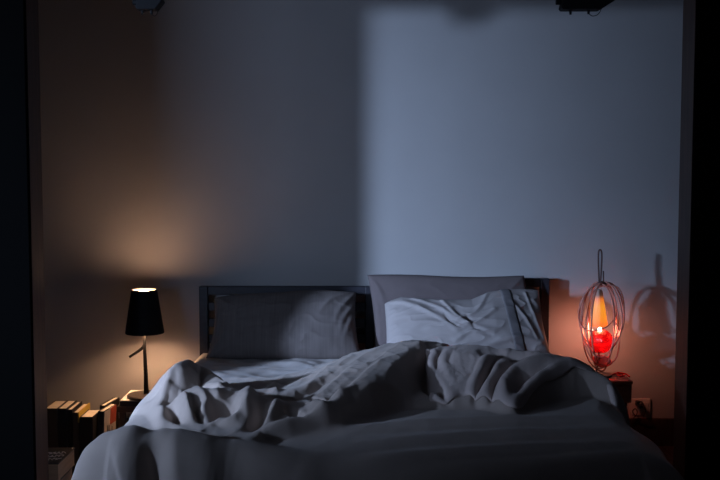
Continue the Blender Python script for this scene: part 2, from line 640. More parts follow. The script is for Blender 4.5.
def fold(amp, w, *pts, w2=None, k=2.0, taper=True):
    """one crease along picture points: amp > 0 a ridge, amp < 0 a furrow"""
    global H
    n = len(pts)
    q = []
    for i, (a, b) in enumerate(pts):
        e = 1.0
        if taper:
            e = .25 if i == n - 1 else (.12 if i == 0 else 1.0)
        q.append((*hit(a, b), amp * e, w2 or w, w))
    H = H + ridge(S + .006 * fbm(S * 9, T * 9, 2), T + .006 * fbm(S * 9 + 7, T * 9 + 3, 2), q, k)


# folds of the left bunch
fold(.024, .055, (168, 394), (184, 396), (204, 397), (224, 396), (244, 394))
fold(.042, .022, (180, 399), (183, 409), (187, 417), (192, 423))
fold(.048, .030, (252, 396), (246, 407), (237, 414), (228, 420), (217, 424))
fold(.034, .022, (279, 403), (275, 411), (269, 420), (262, 426))
fold(.024, .030, (260, 430), (276, 428), (300, 424), (332, 420), (360, 412), w2=.018)
fold(.022, .012, (212, 424), (221, 420), (233, 414))
fold(.020, .014, (200, 397), (207, 404), (203, 411), (196, 415))
fold(.026, .026, (300, 404), (318, 411), (337, 415))
fold(.020, .018, (163, 400), (160, 412), (165, 424))
fold(.016, .016, (214, 397), (220, 402), (232, 404), (242, 401))
fold(.020, .014, (286, 421), (296, 416), (306, 414))
fold(-.066, .045, (213, 403), (224, 411), (222, 423))
fold(-.040, .026, (236, 402), (232, 412), (222, 421))
fold(-.058, .026, (264, 404), (262, 413), (257, 421), (250, 427))
fold(-.040, .018, (287, 409), (297, 417), (305, 418))
fold(-.052, .020, (171, 404), (175, 415), (180, 423))
fold(-.030, .014, (192, 404), (196, 414), (202, 422))
# hollows and ribs of the mound
fold(-.030, .035, (186, 373), (194, 384), (204, 391))
fold(.018, .020, (172, 372), (168, 384), (162, 396))
fold(-.014, .015, (177, 374), (174, 386), (170, 396))
fold(.018, .018, (196, 385), (212, 387), (226, 391))
fold(-.030, .030, (226, 385), (245, 389), (264, 391))
fold(.020, .018, (262, 389), (272, 385), (282, 386))
# long creases over the swell
for i, (a, b, c) in enumerate((((252, 404), (296, 383), (332, 365)), ((262, 408), (312, 386), (352, 358)), ((272, 411), (326, 389), (366, 355)), ((292, 412), (338, 392), (384, 353)),
                ((306, 412), (350, 390), (394, 352)), ((286, 398), (322, 381), (350, 366)), ((326, 412), (362, 388), (404, 352)))):
    if i % 2 == 0:
        fold(.011, .028, a, b, c)
    else:
        fold(-.013, .020, a, b, c)
fold(.016, .022, (330, 402), (344, 398), (356, 390))
fold(-.018, .016, (338, 404), (352, 399), (362, 391))
fold(.014, .02, (312, 404), (326, 406), (344, 404))
# gathers where the bolster begins
fold(-.055, .020, (433, 350), (425, 362), (423, 378), (434, 394), (446, 404))
fold(.014, .014, (438, 354), (431, 366), (432, 380))
fold(-.012, .010, (444, 355), (437, 366), (437, 376))
fold(.008, .014, (452, 354), (444, 364), (446, 378), (456, 392))
fold(-.006, .012, (460, 354), (452, 362), (450, 370))
# gathers in its middle
fold(.026, .018, (492, 358), (484, 372), (476, 388), (470, 402))
fold(-.036, .013, (500, 360), (490, 374), (481, 390), (474, 404))
fold(.024, .014, (508, 366), (497, 378), (489, 392), (482, 404))
fold(-.034, .013, (514, 371), (503, 381), (495, 393), (490, 404))
fold(.030, .020, (566, 366), (536, 371), (514, 381), (504, 393), (504, 406))
fold(-.026, .016, (560, 372), (538, 378), (522, 388), (516, 400))
fold(.018, .025, (574, 374), (552, 384), (534, 396), (522, 405))
fold(-.016, .018, (590, 378), (566, 388), (548, 397))
fold(.014, .025, (606, 381), (584, 388), (566, 394))
fold(-.030, .04, (478, 356), (510, 362), (544, 364))
# foot corner: a hollow in the puffy end with a rib beside it, and soft dents
for q_ in (
    [(-.660, -2.13, -.018, .05, .05), (-.635, -2.19, -.048, .055, .040), (-.615, -2.25, -.040, .055, .045)],
    [(-.590, -2.12, .003, .025, .025), (-.572, -2.18, .012, .028, .028), (-.560, -2.25, .009, .03, .03), (-.56, -2.34, .003, .03, .03)],
    [(-.73, -2.08, .010, .04, .04), (-.74, -2.2, .016, .04, .04), (-.74, -2.36, .01, .04, .04)],
    [(-.86, -1.98, -.012, .03, .03), (-.90, -2.12, -.016, .03, .03), (-.93, -2.30, -.01, .03, .03)],
    [(-.50, -2.06, -.004, .05, .05), (-.40, -2.16, -.010, .06, .06), (-.28, -2.26, -.006, .06, .06)],
    [(-.80, -1.93, .012, .03, .03), (-.68, -1.97, .016, .03, .03), (-.56, -1.98, .010, .03, .03)],
):
    H = H + ridge(S + .012 * fbm(S * 8, T * 8, 2), T, q_)

# shallow drapes on the flat front
for i in range(7):
    y_ = 424 + i * 7
    fold(.007 * (-1) ** i, .03, (300 + 20 * (i % 3), y_ + 6), (420, y_ - 1), (520 + 15 * (i % 2), y_ - 6), (620, y_ - 10))

# fine crumple, stronger on the bunched parts
ang = 1.2
a1 = S * math.cos(ang) + T * math.sin(ang)
a2 = -S * math.sin(ang) + T * math.cos(ang)
bunch = np.clip(H0 / .08, .22, 1) * (1 - .8 * sstep(1.95, 2.12, -T))
H = H + bunch * (.0055 * creases(a1 * 2.4 + fbm(S * 4, T * 4) * .5, a2 * 9) + .0032 * creases(S * 7 + 5 + fbm(S * 3, T * 3), T * 2.2) + .003 * creases(S * 15, T * 5 + 3) + .0016 * fbm(S * 40, T * 30, 2))
H = H + .010 * fbm(S * 2.1 + 3, T * 2.1, 2)

# upper boundary of the duvet
bs = [-1.6, -.86, -.78, -.66, -.36, -.27, -.12, .05, .3, .9, 1.1, 1.6]
bt = [-1.10, -1.10, -1.06, -1.02, -1.01, -.90, -.62, -.50, -.56, -.62, -.86, -.95]
B = np.interp(S, bs, bt) + .012 * fbm(S * 7, S * 0 + 3, 2)
edge = np.clip((B - T) / .07, 0, 1)
edge = np.sqrt(1 - (1 - edge) ** 2)
top = -.028 + (H + .028) * edge

# wrap over the sides and the foot
R = .10
ex0, ex1, ey1 = BX0 - .045, BX1 + .01, BY1 - .03


def drop(a, r=R):
    """arc length past (edge - r) -> outward, down"""
    th = np.clip(a / r, 0, PI / 2)
    dn = np.clip(a - r * PI / 2, 0, None)
    return r * np.sin(th), r * (1 - np.cos(th)) + dn, th


aL = np.clip((ex0 + R) - S, 0, None)
aR = np.clip(S - (ex1 - R), 0, None)
aF = np.clip((ey1 + R) - T, 0, None)
oL, dL, tL = drop(aL)
oR, dR, tR = drop(aR)
oF, dF, tF = drop(aF)
X = np.where(aL > 0, ex0 + R - oL, np.where(aR > 0, ex1 - R + oR, S))
Y = np.where(aF > 0, ey1 + R - oF, T)
dn = (np.maximum(dL, dR) ** 2.5 + dF ** 2.5) ** (1 / 2.5)
Zb = Z0 - dn
nxv = -np.sin(tL) + np.sin(tR)
nyv = -np.sin(tF)
nzv = np.cos(np.maximum(np.maximum(tL, tR), tF)) + .001
nl = np.sqrt(nxv ** 2 + nyv ** 2 + nzv ** 2)
bulge = .035 * np.sin(np.clip(dn / .30, 0, 1) * PI) + .10 * np.clip(dn / .45, 0, 1) * (aR > 0) * np.clip((-.9 - T) / .8, 0, 1)
hang = np.clip(dn / .1, 0, 1)
drape = hang * (.012 * np.sin(T * 13 + 2 * fbm(S * 2, T * 2)) * (np.maximum(aL, aR) > 0) + .005 * np.sin(S * 11 + 2 * fbm(S * 2 + 5, T * 2)) * (aF > 0))
off = top * (1 - .6 * hang * ((aL > 0) | (aR > 0))) + bulge + drape
X = X + nxv / nl * off
Y = Y + nyv / nl * off
Z = np.maximum(Zb + nzv / nl * off, .03 + .01 * fbm(S * 6, T * 6))

keep = (T < B + .004)
keep &= dn < .52
q = MB()
idx = -np.ones(S.shape, int)
used = np.argwhere(keep)
vs = []
for k, (j, i) in enumerate(used):
    idx[j, i] = k
    vs.append((X[j, i], Y[j, i], Z[j, i]))
fs = []
for j in range(NT - 1):
    for i in range(NS - 1):
        c = (idx[j, i], idx[j, i + 1], idx[j + 1, i + 1], idx[j + 1, i])
        if min(c) >= 0:
            fs.append(c)
q.add(vs, fs)
duvet = q.build('duvet', M['duvet'], smooth=True, loc=(0.07, -1.5, Z0))
tag(duvet, 'rumpled slate grey duvet thrown in folds across the bed', 'duvet')
sm = duvet.modifiers.new('smooth', 'SMOOTH'); sm.factor = .5; sm.iterations = 1
sol = duvet.modifiers.new('thick', 'SOLIDIFY'); sol.thickness = .012; sol.offset = -1


def surf_height(x, y):
    """height of the duvet top above a bed point"""
    return bil(Zb, x, y) + bil(top, x, y)


# turned back part of the duvet: a thick fold lying on top, with a free front edge
NA, NB = 170, 130
front_px = [(432, 404), (447, 404), (462, 402), (480, 403), (495, 404), (514, 409), (530, 401), (552, 395), (578, 391), (604, 391), (625, 402)]
back_px = [(428, 354), (446, 353), (464, 353), (484, 354), (503, 355), (522, 357), (542, 361), (562, 367), (582, 373), (602, 380), (618, 388)]
fp = [P(a, b, Z=Z0 + .02) for a, b in front_px]
bp_ = [P(a, b, Z=Z0 + h) for (a, b), h in zip(back_px, (.15, .15, .15, .15, .15, .15, .14, .12, .09, .07, .05))]
fp = np.array(densify([tuple(p) for p in fp], 26))
bk = np.array(densify([tuple(p) for p in bp_], 26))
NA = len(fp)
vs = []
TH = .026
grid = np.zeros((NB, NA, 3))
for i in range(NA):
    for j in range(NB):
        v = j / (NB - 1)
        x = fp[i, 0] + (bk[i, 0] - fp[i, 0]) * v
        y = fp[i, 1] + (bk[i, 1] - fp[i, 1] + .10) * v
        u = i / (NA - 1)
        z = surf_height(x, y)
        e = min(1, v / .16); e = math.sqrt(max(0, 1 - (1 - e) ** 2))
        e2 = min(1, (1 - v) / .12); e2 = math.sqrt(max(0, 1 - (1 - e2) ** 2))
        e3 = min(1, u / .03, (1 - u) / .06); e3 = math.sqrt(max(0, 1 - (1 - e3) ** 2))
        grid[j, i] = (x, y, z + TH * e * e2 * e3 - .006)
UU, VV = np.meshgrid(np.linspace(0, 1, NA), np.linspace(0, 1, NB))
env = np.clip(np.minimum(VV, 1 - VV) * 6, 0, 1)
gz = np.zeros((NB, NA))
gz += .002 * fbm(UU * 12, VV * 5)
grid[:, :, 2] += gz * env
q = MB()
vs = [tuple(grid[j, i]) for j in range(NB) for i in range(NA)]
fs = [(j * NA + i, j * NA + i + 1, (j + 1) * NA + i + 1, (j + 1) * NA + i) for j in range(NB - 1) for i in range(NA - 1)]
q.add(vs, fs)
fl = q.build('turned_back_flap', M['flap'], duvet, smooth=True)
fl['label'] = 'taupe underside of the duvet folded back'
sm = fl.modifiers.new('smooth', 'SMOOTH'); sm.factor = .5; sm.iterations = 2
sol = fl.modifiers.new('thick', 'SOLIDIFY'); sol.thickness = .01; sol.offset = -1


# ---------------------------------------------------------------- pillows
def pillow(name, mat_, parent, tl, tr, bl, br, thick, edges, wr=(), nu=120, nv=80, seed=0, noise=.004, pw=.42, keep=None, flat=None, wrk=1.0):
    """a cushion between four corners; edges = functions giving an inward/outward bow of each side"""
    tl, tr, bl, br = [np.array(p, float) for p in (tl, tr, bl, br)]
    ex = (tr - tl) + (br - bl); ex /= np.linalg.norm(ex)
    ey = (tl - bl) + (tr - br); ey /= np.linalg.norm(ey)
    nrm = np.cross(ex, ey); nrm /= np.linalg.norm(nrm)
    U, V = np.meshgrid(np.linspace(0, 1, nu), np.linspace(0, 1, nv))
    base = ((1 - U) * (1 - V))[..., None] * bl + (U * (1 - V))[..., None] * br + ((1 - U) * V)[..., None] * tl + (U * V)[..., None] * tr
    et, eb, el, er = edges
    base += (et(U) * V + eb(U) * (1 - V))[..., None] * ey
    base += (el(V) * (1 - U) + er(V) * U)[..., None] * ex
    prof = ((4 * U * (1 - U)) ** pw) * ((4 * V * (1 - V)) ** pw)
    if flat is not None:
        prof = prof * flat(U, V)
    gz = noise * (creases(U * 5 + seed + fbm(U * 3 + seed, V * 3), V * 4) + fbm(U * 4 + seed, V * 3 + seed, 3))
    for pts in wr:
        pts = [(p_[0], p_[1], p_[2] * wrk, p_[3], p_[4]) for p_ in pts]
        gz = gz + ridge(U, V * .5, [(a, b * .5, c, w1, w2) for a, b, c, w1, w2 in pts])
    env = np.clip(np.minimum(np.minimum(U, 1 - U) * 20, np.minimum(V, 1 - V) * 12), 0, 1)
    frontd = prof * thick * .72 + gz * env
    backd = -prof * thick * .28
    front = base - nrm * 0 + frontd[..., None] * nrm
    back = base + backd[..., None] * nrm
    q = MB()
    n = nu * nv
    vs = [tuple(p) for p in front.reshape(-1, 3)] + [tuple(p) for p in back.reshape(-1, 3)]
    fs = []
    for j in range(nv - 1):
        for i in range(nu - 1):
            a = j * nu + i
            fs.append((a, a + 1, a + nu + 1, a + nu))
            fs.append((n + a, n + a + nu, n + a + nu + 1, n + a + 1))
    q.add(vs, fs)
    me_o = q.build(name, mat_, parent, smooth=True)
    bm = bmesh.new(); bm.from_mesh(me_o.data)
    bmesh.ops.remove_doubles(bm, verts=bm.verts, dist=1e-5)
    bmesh.ops.recalc_face_normals(bm, faces=bm.faces)
    bm.to_mesh(me_o.data); bm.free()
    for p in me_o.data.polygons:
        p.use_smooth = True
    return me_o, front, nrm


zero = lambda t: t * 0
# left: grey pillow leaning on the headboard
tl_, tr_ = P(214, 298, Y=-.175), P(356, 291.5, Y=-.175)
bl_, br_ = P(206, 358, Y=-.33), P(361, 359, Y=-.33)
po, _, _ = pillow('pillow', M['pillow_grey'], None, tl_, tr_, bl_, br_, .15,
                  (lambda u: .012 * np.sin(u * PI) + .004 * np.sin(u * 11), lambda u: -.010 * np.sin(u * PI), lambda v: .020 * np.sin(v * PI), lambda v: -.014 * np.sin(v * PI)),
                  wr=[[(.995, .95, .012, .012, .012), (.9, .7, .008, .02, .02), (.85, .45, .003, .02, .02)],
                      [(.99, .75, .010, .012, .012), (.92, .55, .008, .015, .02), (.88, .3, .002, .02, .02)],
                      [(.99, .6, .008, .01, .012), (.94, .4, .006, .015, .015), (.9, .2, .002, .02, .02)],
                      [(.96, .98, .010, .012, .012), (.82, .8, .008, .02, .02), (.75, .6, .002, .02, .02)],
                      [(.02, .05, .010, .015, .015), (.08, .3, .008, .015, .02), (.1, .5, .002, .02, .02)],
                      [(.04, .0, .010, .012, .015), (.15, .18, .006, .015, .02), (.25, .3, .002, .02, .02)],
                      [(.03, .97, .010, .012, .012), (.1, .8, .006, .015, .015)]],
                  seed=3, noise=.004)
tag(po, 'long grey pillow leaning on the left slatted headboard', 'pillow')

# upright taupe pillow behind
tl_, tr_ = P(367.5, 275.5, Y=-.165), P(524, 276, Y=-.165)
bl_, br_ = P(375, 352, Y=-.19), P(534, 352, Y=-.19)
po, _, _ = pillow('pillow', M['pillow_taupe'], None, tl_, tr_, bl_, br_, .10,
                  (lambda u: .006 * np.sin(u * 2 * PI + .5), zero, lambda v: .012 * np.sin(v * PI), lambda v: .006 * np.sin(v * PI)),
                  wr=[[(.01, .98, .008, .012, .012), (.06, .8, .006, .015, .02), (.08, .5, .003, .02, .02)],
                      [(.03, .6, .004, .01, .01), (.03, .2, .005, .01, .01)],
                      [(.98, .97, .006, .012, .012), (.9, .85, .005, .015, .02)]],
                  seed=21, noise=.002, pw=.3)
tag(po, 'flat taupe pillow stood upright behind the white pillow', 'pillow')

# white pillow with a stitched ribbon and a flange at its right
wp = thing('pillow', 'crumpled white pillow with a grey ribbon band, on the right side of the bed', 'pillow', P(470, 350, Y=-.42))
tl_, tr_ = P(384.5, 304, Y=-.29), P(539, 290.5, Y=-.27)
bl_, br_ = P(386, 362, Y=-.47), P(552, 360, Y=-.47)


def top_bow(u):
    return np.interp(u, [0, .05, .11, .20, .32, .45, .55, .67, .77, .9, 1.0], [0, .012, .020, .006, -.014, -.028, -.034, 0, .010, .008, 0])


wwr = [[(.02, .95, .012, .015, .015), (.2, .75, .016, .03, .02), (.34, .55, .012, .025, .015), (.45, .3, .004, .02, .02)],
       [(.18, .92, .010, .02, .015), (.32, .78, .014, .025, .015), (.46, .5, .014, .02, .012), (.55, .42, .004, .02, .02)],
       [(.36, .9, .012, .02, .012), (.42, .66, .016, .02, .012), (.5, .48, .012, .015, .015), (.62, .36, .004, .02, .02)],
       [(.65, .95, .014, .02, .02), (.58, .7, .012, .02, .02), (.47, .56, .010, .015, .012), (.38, .42, .004, .02, .02)],
       [(.68, .62, .010, .02, .014), (.58, .5, .012, .015, .012), (.45, .44, .008, .012, .012)],
       [(.42, .2, .006, .02, .02), (.52, .34, .014, .016, .012), (.66, .3, .008, .02, .014)],
       [(.1, .35, .006, .03, .03), (.25, .5, .010, .03, .02), (.36, .45, .006, .02, .02)],
       [(.50, .60, -.009, .012, .012), (.545, .40, -.012, .014, .012), (.64, .26, -.004, .01, .01)],
       [(.37, .62, -.008, .012, .012), (.40, .48, -.010, .012, .012), (.46, .40, -.004, .010, .010)],
       [(.6, .12, .008, .02, .02), (.8, .22, .010, .02, .015), (.95, .2, .006, .02, .02)],
       [(.80, .75, .008, .01, .01), (.88, .5, .010, .012, .012), (.93, .25, .006, .01, .01)],
       [(.90, .9, .008, .01, .01), (.95, .5, .010, .012, .012), (.99, .2, .006, .01, .01)]]
po, fr, nrm = pillow('pillowcase', M['pillow_white'], wp, tl_, tr_, bl_, br_, .17,
                     (top_bow, zero, lambda v: .006 * np.sin(v * PI), lambda v: -.012 * np.sin(v * PI)),
                     wr=wwr, seed=9, noise=.005, wrk=.75, nu=170, nv=110, pw=.36,
                     flat=lambda U, V: np.interp(U, [0, .68, .80, .86, 1], [1, 1, .94, .86, .75]))
# ribbon lies on the case, follows it from top to bottom edge
q = MB()
rows = []
nv_, nu_ = fr.shape[0], fr.shape[1]
for j in range(3, nv_ - 3):
    row = []
    for k in range(7):
        v = j / (nv_ - 1)
        u = .735 + .045 * (1 - v) + (k / 6) * .068
        ii = u * (nu_ - 1)
        i0 = int(ii); f = ii - i0
        p = fr[j, i0] * (1 - f) + fr[j, i0 + 1] * f
        row.append(tuple(p + nrm * (.0025 if 0 < k < 6 else .0005)))
    rows.append(row)
vs = [p for r in rows for p in r]
fs = [(j * 7 + k, j * 7 + k + 1, (j + 1) * 7 + k + 1, (j + 1) * 7 + k) for j in range(len(rows) - 1) for k in range(6)]
q.add(vs, fs)
rb = q.build('ribbon', M['ribbon'], wp, smooth=True)
rb['label'] = 'grey ribbon band'
sol = rb.modifiers.new('thick', 'SOLIDIFY'); sol.thickness = .001; sol.offset = 1

# ===================================================== LEFT SIDE OF THE BED
# nightstand
NSX0, NSX1, NSY0, NSY1, NSZ = -1.215, -.90, -.34, -.03, .292
ns = thing('nightstand', 'low dark nightstand half hidden behind the left of the bed', 'nightstand', ((NSX0 + NSX1) / 2, -.18, 0))
q = MB(); q.box((NSX0, NSY0, NSZ - .03), (NSX1, NSY1, NSZ)); q.build('top', M['table_dark'], ns, bevel=.003)
for x in (NSX0 + .01, NSX1 - .04):
    for y in (NSY0 + .01, NSY1 - .04):
        q = MB(); q.box((x, y, 0), (x + .03, y + .03, NSZ - .03)); q.build('leg', M['table_dark'], ns, bevel=.002)
q = MB(); q.box((NSX0 + .012, NSY0 + .012, .10), (NSX1 - .012, NSY1 - .012, .115)); q.build('shelf', M['table_dark'], ns)

# white magazine-like book under the lamp
bkz = NSZ
wb = thing('book', 'white topped book under the black lamp, its corner past the nightstand', 'book', (-1.08, -.2, bkz))
c0 = P(119.5, 400.5, Z=bkz + .03)
q = MB(); q.box((c0.x, c0.y, bkz), (-.93, c0.y + .24, bkz + .004)); q.box((c0.x, c0.y, bkz + .004), (-.93, c0.y + .003, bkz + .026))
q.build('cover', M['cover_black'], wb)
q = MB(); q.box((c0.x + .003, c0.y + .004, bkz + .004), (-.933, c0.y + .237, bkz + .030)); q.build('pages', M['paper_white'], wb)

# black lamp with the branch
LZ = bkz + .030
lp = P(146, 397, Z=LZ)
lx, ly = lp.x, lp.y
LD = (ly - CAM.y)
lamp = thing('table_lamp', 'black table lamp with tapered shade and a branch on its stem', 'lamp', (lx, ly, LZ))


def zl(py, y=None):
    return P(146, py, Y=(ly if y is None else y)).z


q = MB(); q.lathe([(0, 0), (.092, 0), (.094, .003), (.094, .012), (.090, .016), (0, .017)], (lx, ly, LZ), 48)
q.build('base', M['lamp_base'], lamp, smooth=False)
zb, zt = zl(333), zl(289.5)
q = MB()
zs0 = LZ + .015
q.tube([(lx + .002, ly, zs0), (lx + .001, ly, zs0 + .10), (lx - .003, ly, zl(352)), (lx - .004, ly, zb + .03)], [.0125, .0105, .0085, .0065], 14)
q.build('stem', M['lamp_black'], lamp, smooth=True)
q = MB()
b0 = P(145.2, 343, Y=ly); b1 = P(142.5, 348, Y=ly); b2 = P(138, 351.5, Y=ly); b3 = P(129.5, 357, Y=ly)
q.tube([b0, b1, b2, (b2 + b3) / 2, b3], [.006, .0085, .0075, .007, .0068], 12)
q.build('branch', M['lamp_black'], lamp, smooth=True)
rb_, rt_ = 19.2 / 1000 * LD, 12.6 / 1000 * LD
cx = P(144.5, 312, Y=ly).x
q = MB()
q.lathe([(rb_, zb), (rb_ + .001, zb + .004), (rt_ + .001, zt - .004), (rt_, zt), (rt_ - .003, zt), (rb_ - .003, zb), (rb_, zb)], (cx, ly, 0), 64)
sh = q.build('lamp_shade', M['lamp_black'], lamp, smooth=False)
q = MB()
q.lathe([(rb_ - .0035, zb + .001), (rt_ - .0035, zt - .001), (rt_ - .0045, zt - .001), (rb_ - .0045, zb + .001), (rb_ - .0035, zb + .001)], (cx, ly, 0), 64)
q.build('shade_lining', M['shade_inner'], sh, smooth=True)
# opal diffuser cone near the top and the bulb
q = MB()
zc = zb + .070
q.lathe([(0, -.024), (.012, -.022), (.022, -.010), (.025, 0), (.022, .012), (.012, .022), (0, .025)], (cx, ly, zc), 24)
q.build('bulb', M['bulb'], lamp, smooth=True)
q = MB(); q.lathe([(0, zb + .028), (.013, zb + .028), (.013, zc - .02), (0, zc - .02)], (cx, ly, 0), 20); q.build('bulb_holder', M['lamp_black'], lamp)


def bulb_light(name, loc, energy, color, r=.025, parent=None):
    l = bpy.data.lights.new(name, 'POINT')
    l.energy = energy; l.color = color; l.shadow_soft_size = r
    o = bpy.data.objects.new(name, l); COL.objects.link(o); o.location = loc
    return o


q = MB(); q.lathe([(0, zt - .012), (rt_ - .006, zt - .012), (rt_ - .006, zt - .016), (0, zt - .016)], (cx, ly, 0), 48)
df = q.build('diffuser', M['diffuser'], sh); df['label'] = 'lit white diffuser disc'
bulb_light('lamp_light', (cx, ly, zc), 54.0, (1.0, .56, .32), .028)


# books on the floor -------------------------------------------------------
def book(label, x, y, z, w, d, h, cover, lean=0.0, yaw=0.0, group=None, hinge='spine_front', loc_flat=False):
    """standing book: w thickness (x), d depth (y), h height (z); spine towards the viewer"""
    t = thing('book', label, 'book', (x, y, z), group)
    m_ = Matrix.Translation((x, y, z)) @ Matrix.Rotation(yaw, 4, 'Z') @ Matrix.Rotation(lean, 4, 'Y')
    c = .0035
    q = MB()
    q.box((0, 0, 0), (c, d, h), m_); q.box((w - c, 0, 0), (w, d, h), m_); q.box((c, 0, 0), (w - c, c, h), m_)
    cv = q.build('cover', cover, t, bevel=.001)
    q = MB(); q.box((c, c + .001, .004), (w - c, d - .004, h - .004), m_); q.build('pages', M['paper'], t)
    return t, m_


by = -.40
def bx(px, py, y):
    return P(px, py, Y=y)


G = 'books standing on the floor'
# (left px of the top front edge, right px, top py, cover, label)
row = [
    (44, 57, 408.5, M['cover_brown'], 'brown book at the left end of the standing row, half behind the post', .18),
    (57.3, 66.5, 408.5, M['cover_black'], 'thin black book second in the standing row by the post', .18),
    (66.8, 72, 409.5, M['cover_black'], 'slimmest black book in the standing row, left of the yellow one', .18),
]
for a, b, py, cov, lab, d in row:
    A, Bp = bx(a, py, by), bx(b, py, by)
    book(lab, A.x, by, 0, Bp.x - A.x, d, A.z, cov, 0, 0, G)
A, Bp = bx(72.5, 415, -.42), bx(79, 415, -.42)
t, _ = book('cream book with yellow right edge in the standing row', A.x, -.42, 0, Bp.x - A.x, .20, bx(72, 412.5, -.42).z, M['cover_brown'], 0, 0, G)
q = MB(); q.box((Bp.x - .006, -.421, bx(72, 412.5, -.42).z - .05), (Bp.x + .0008, -.22, bx(72, 412.5, -.42).z + .001)); yb = q.build('cover_edge', M['cover_yellow'], t); yb['label'] = 'yellow cover edge'
A, Bp = bx(79.5, 417, -.44), bx(92.5, 417, -.44)
book('thick black book with wide cream pages beside the yellow one', A.x, -.44, 0, Bp.x - A.x, .16, A.z, M['cover_black'], 0, 0, G)
# two leaning books
G2 = 'books leaning against the standing row'
A = bx(93, 415, -.42)
lean = .17
t, _ = book('tall black book leaning right behind the red and cream one', A.x + .004, -.36, 0, .026, .19, bx(100, 404, -.34).z + .0, M['cover_black'], .05, -.15, G2)
q0 = bx(97.5, 412, -.53)
t, mtx = book('leaning book with red and cream cover, next to the bed', q0.x - .012, -.53, 0, .028, .17, q0.z + .005, M['cover_black'], .05, -.12, G2)
# its cover: cream panel with a red top band and dark lettering
q = MB(); w_ = .028; h_ = q0.z + .005
q.box((w_, .010, .02), (w_ + .0012, .165, h_ - .004), mtx); cv = q.build('cover_panel', M['cover_cream'], t); cv['label'] = 'cream front cover'
q = MB(); q.box((w_ + .0012, .085, h_ - .085), (w_ + .0020, .165, h_ - .004), mtx); q.build('red_band', M['cover_red'], cv)
q = MB()
for (y0, z0, y1, z1) in ((.05, -.13, .06, -.08), (.07, -.13, .078, -.085), (.05, -.125, .09, -.115), (.09, -.14, .12, -.128), (.11, -.14, .118, -.10)):
    q.box((w_ + .0012, y0, h_ + z0), (w_ + .0019, y1, h_ + z1), mtx)
q.build('lettering', M['plug'], cv)

# flat stack in front
topz = .225
c1 = P(74, 447.5, Z=topz); c2 = P(60, 463.5, Z=topz)
SX1 = (c1.x + c2.x) / 2
sy0, sy1 = c2.y, c1.y
G3 = 'books lying in the stack by the post'
zcur = 0.0
for lab, hgt, dx0, dx1, cov in (
    ('thick brown book at the bottom of the flat stack by the post', .075, -.21, .0, M['cover_brown']),
    ('dark book in the middle of the flat stack by the post', .07, -.205, -.012, M['cover_brown']),
    ('black covered book with white scrawl on top of the flat stack', .08, -.21, .0, M['cover_black']),
):
    t = thing('book', lab, 'book', (SX1 - .1, (sy0 + sy1) / 2, zcur), G3)
    q = MB()
    q.box((SX1 + dx0, sy0, zcur), (SX1 + dx1, sy1, zcur + .004)); q.box((SX1 + dx0, sy0, zcur + hgt - .004), (SX1 + dx1, sy1, zcur + hgt))
    q.box((SX1 + dx0, sy0, zcur + .004), (SX1 + dx0 + .004, sy1, zcur + hgt - .004))
    cvr = q.build('cover', cov, t, bevel=.001)
    q = MB(); q.box((SX1 + dx0 + .004, sy0 + .004, zcur + .004), (SX1 + dx1 - .004, sy1 - .004, zcur + hgt - .004)); q.build('pages', M['paper_old'], t)
    zcur += hgt
    last = cvr
# white scrawl on the top cover
q = MB()
for k in range(3):
    y0 = sy0 + .05 + k * .05
    pts = [(SX1 - .10 + .085 * i / 16 + .006 * math.sin(i * 2.1 + k), y0 + .013 * math.sin(i * 1.7 + k * 2) + .001 * i, zcur + .0008) for i in range(17)]
    q.tube(smooth_path(pts, 4), .0014, 5)
q.build('scrawl', M['ink_white'], last)

# ==================================================== RIGHT SIDE OF THE BED
TZ = .43
fr_ = P(632, 381, Z=TZ); bk_ = P(626, 373.5, Z=TZ)
rx1, ry0, ry1 = fr_.x, fr_.y, bk_.y + .03
rx0 = rx1 - .25
rn = thing('nightstand', 'small wooden nightstand under the glowing cage lamp, right of the bed', 'nightstand', ((rx0 + rx1) / 2, (ry0 + ry1) / 2, 0))
bz = P(632, 403, Y=ry0).z
q = MB(); q.box((rx0, ry0, bz), (rx1, ry1, TZ - .018)); bdy = q.build('body', M['table_wood'], rn, bevel=.003)
q = MB(); q.box((rx0 - .004, ry0 - .006, TZ - .018), (rx1 + .004, ry1, TZ)); q.build('top', M['table_wood'], rn, bevel=.003)
q = MB(); q.box((rx0 + .012, ry0 - .008, bz + .008), (rx1 - .012, ry0 - .0005, TZ - .028)); dr = q.build('drawer', M['table_wood'], rn, bevel=.002)
for x in (rx0 + .01, rx1 - .05):
    for y in (ry0 + .012, ry1 - .045):
        q = MB(); q.box((x, y, 0), (x + .032, y + .032, bz)); q.build('leg', M['table_dark'], rn, bevel=.002)

# cage lamp
fx = P(601.5, 330, Y=-.255).x
fy = -.255


def F(px, py, dy=0.0):
    return P(px, py, Y=fy + dy)


fl_ = thing('table_lamp', 'glowing table lamp of looped copper wire with orange cone and red glass ball', 'lamp', (fx, fy, TZ))
q = MB(); q.lathe([(0, 0), (.062, 0), (.064, .002), (.064, .006), (.060, .009), (0, .010)], (fx - .008, fy, TZ), 40); q.build('base', M['wire_dark'], fl_)
q = MB(); q.tube(smooth_path([(fx - .016, fy, TZ + .008), (fx - .022, fy, TZ + .03), (fx - .010, fy, F(600, 362).z), (fx - .012, fy, F(600, 352).z)], 5), .0042, 10)
q.tube(smooth_path([(fx - .006, fy + .01, TZ + .008), (fx - .022, fy + .004, TZ + .025), (fx - .018, fy, TZ + .045)], 5), .0034, 8)
q.build('stem', M['wire_dark'], fl_, smooth=True)
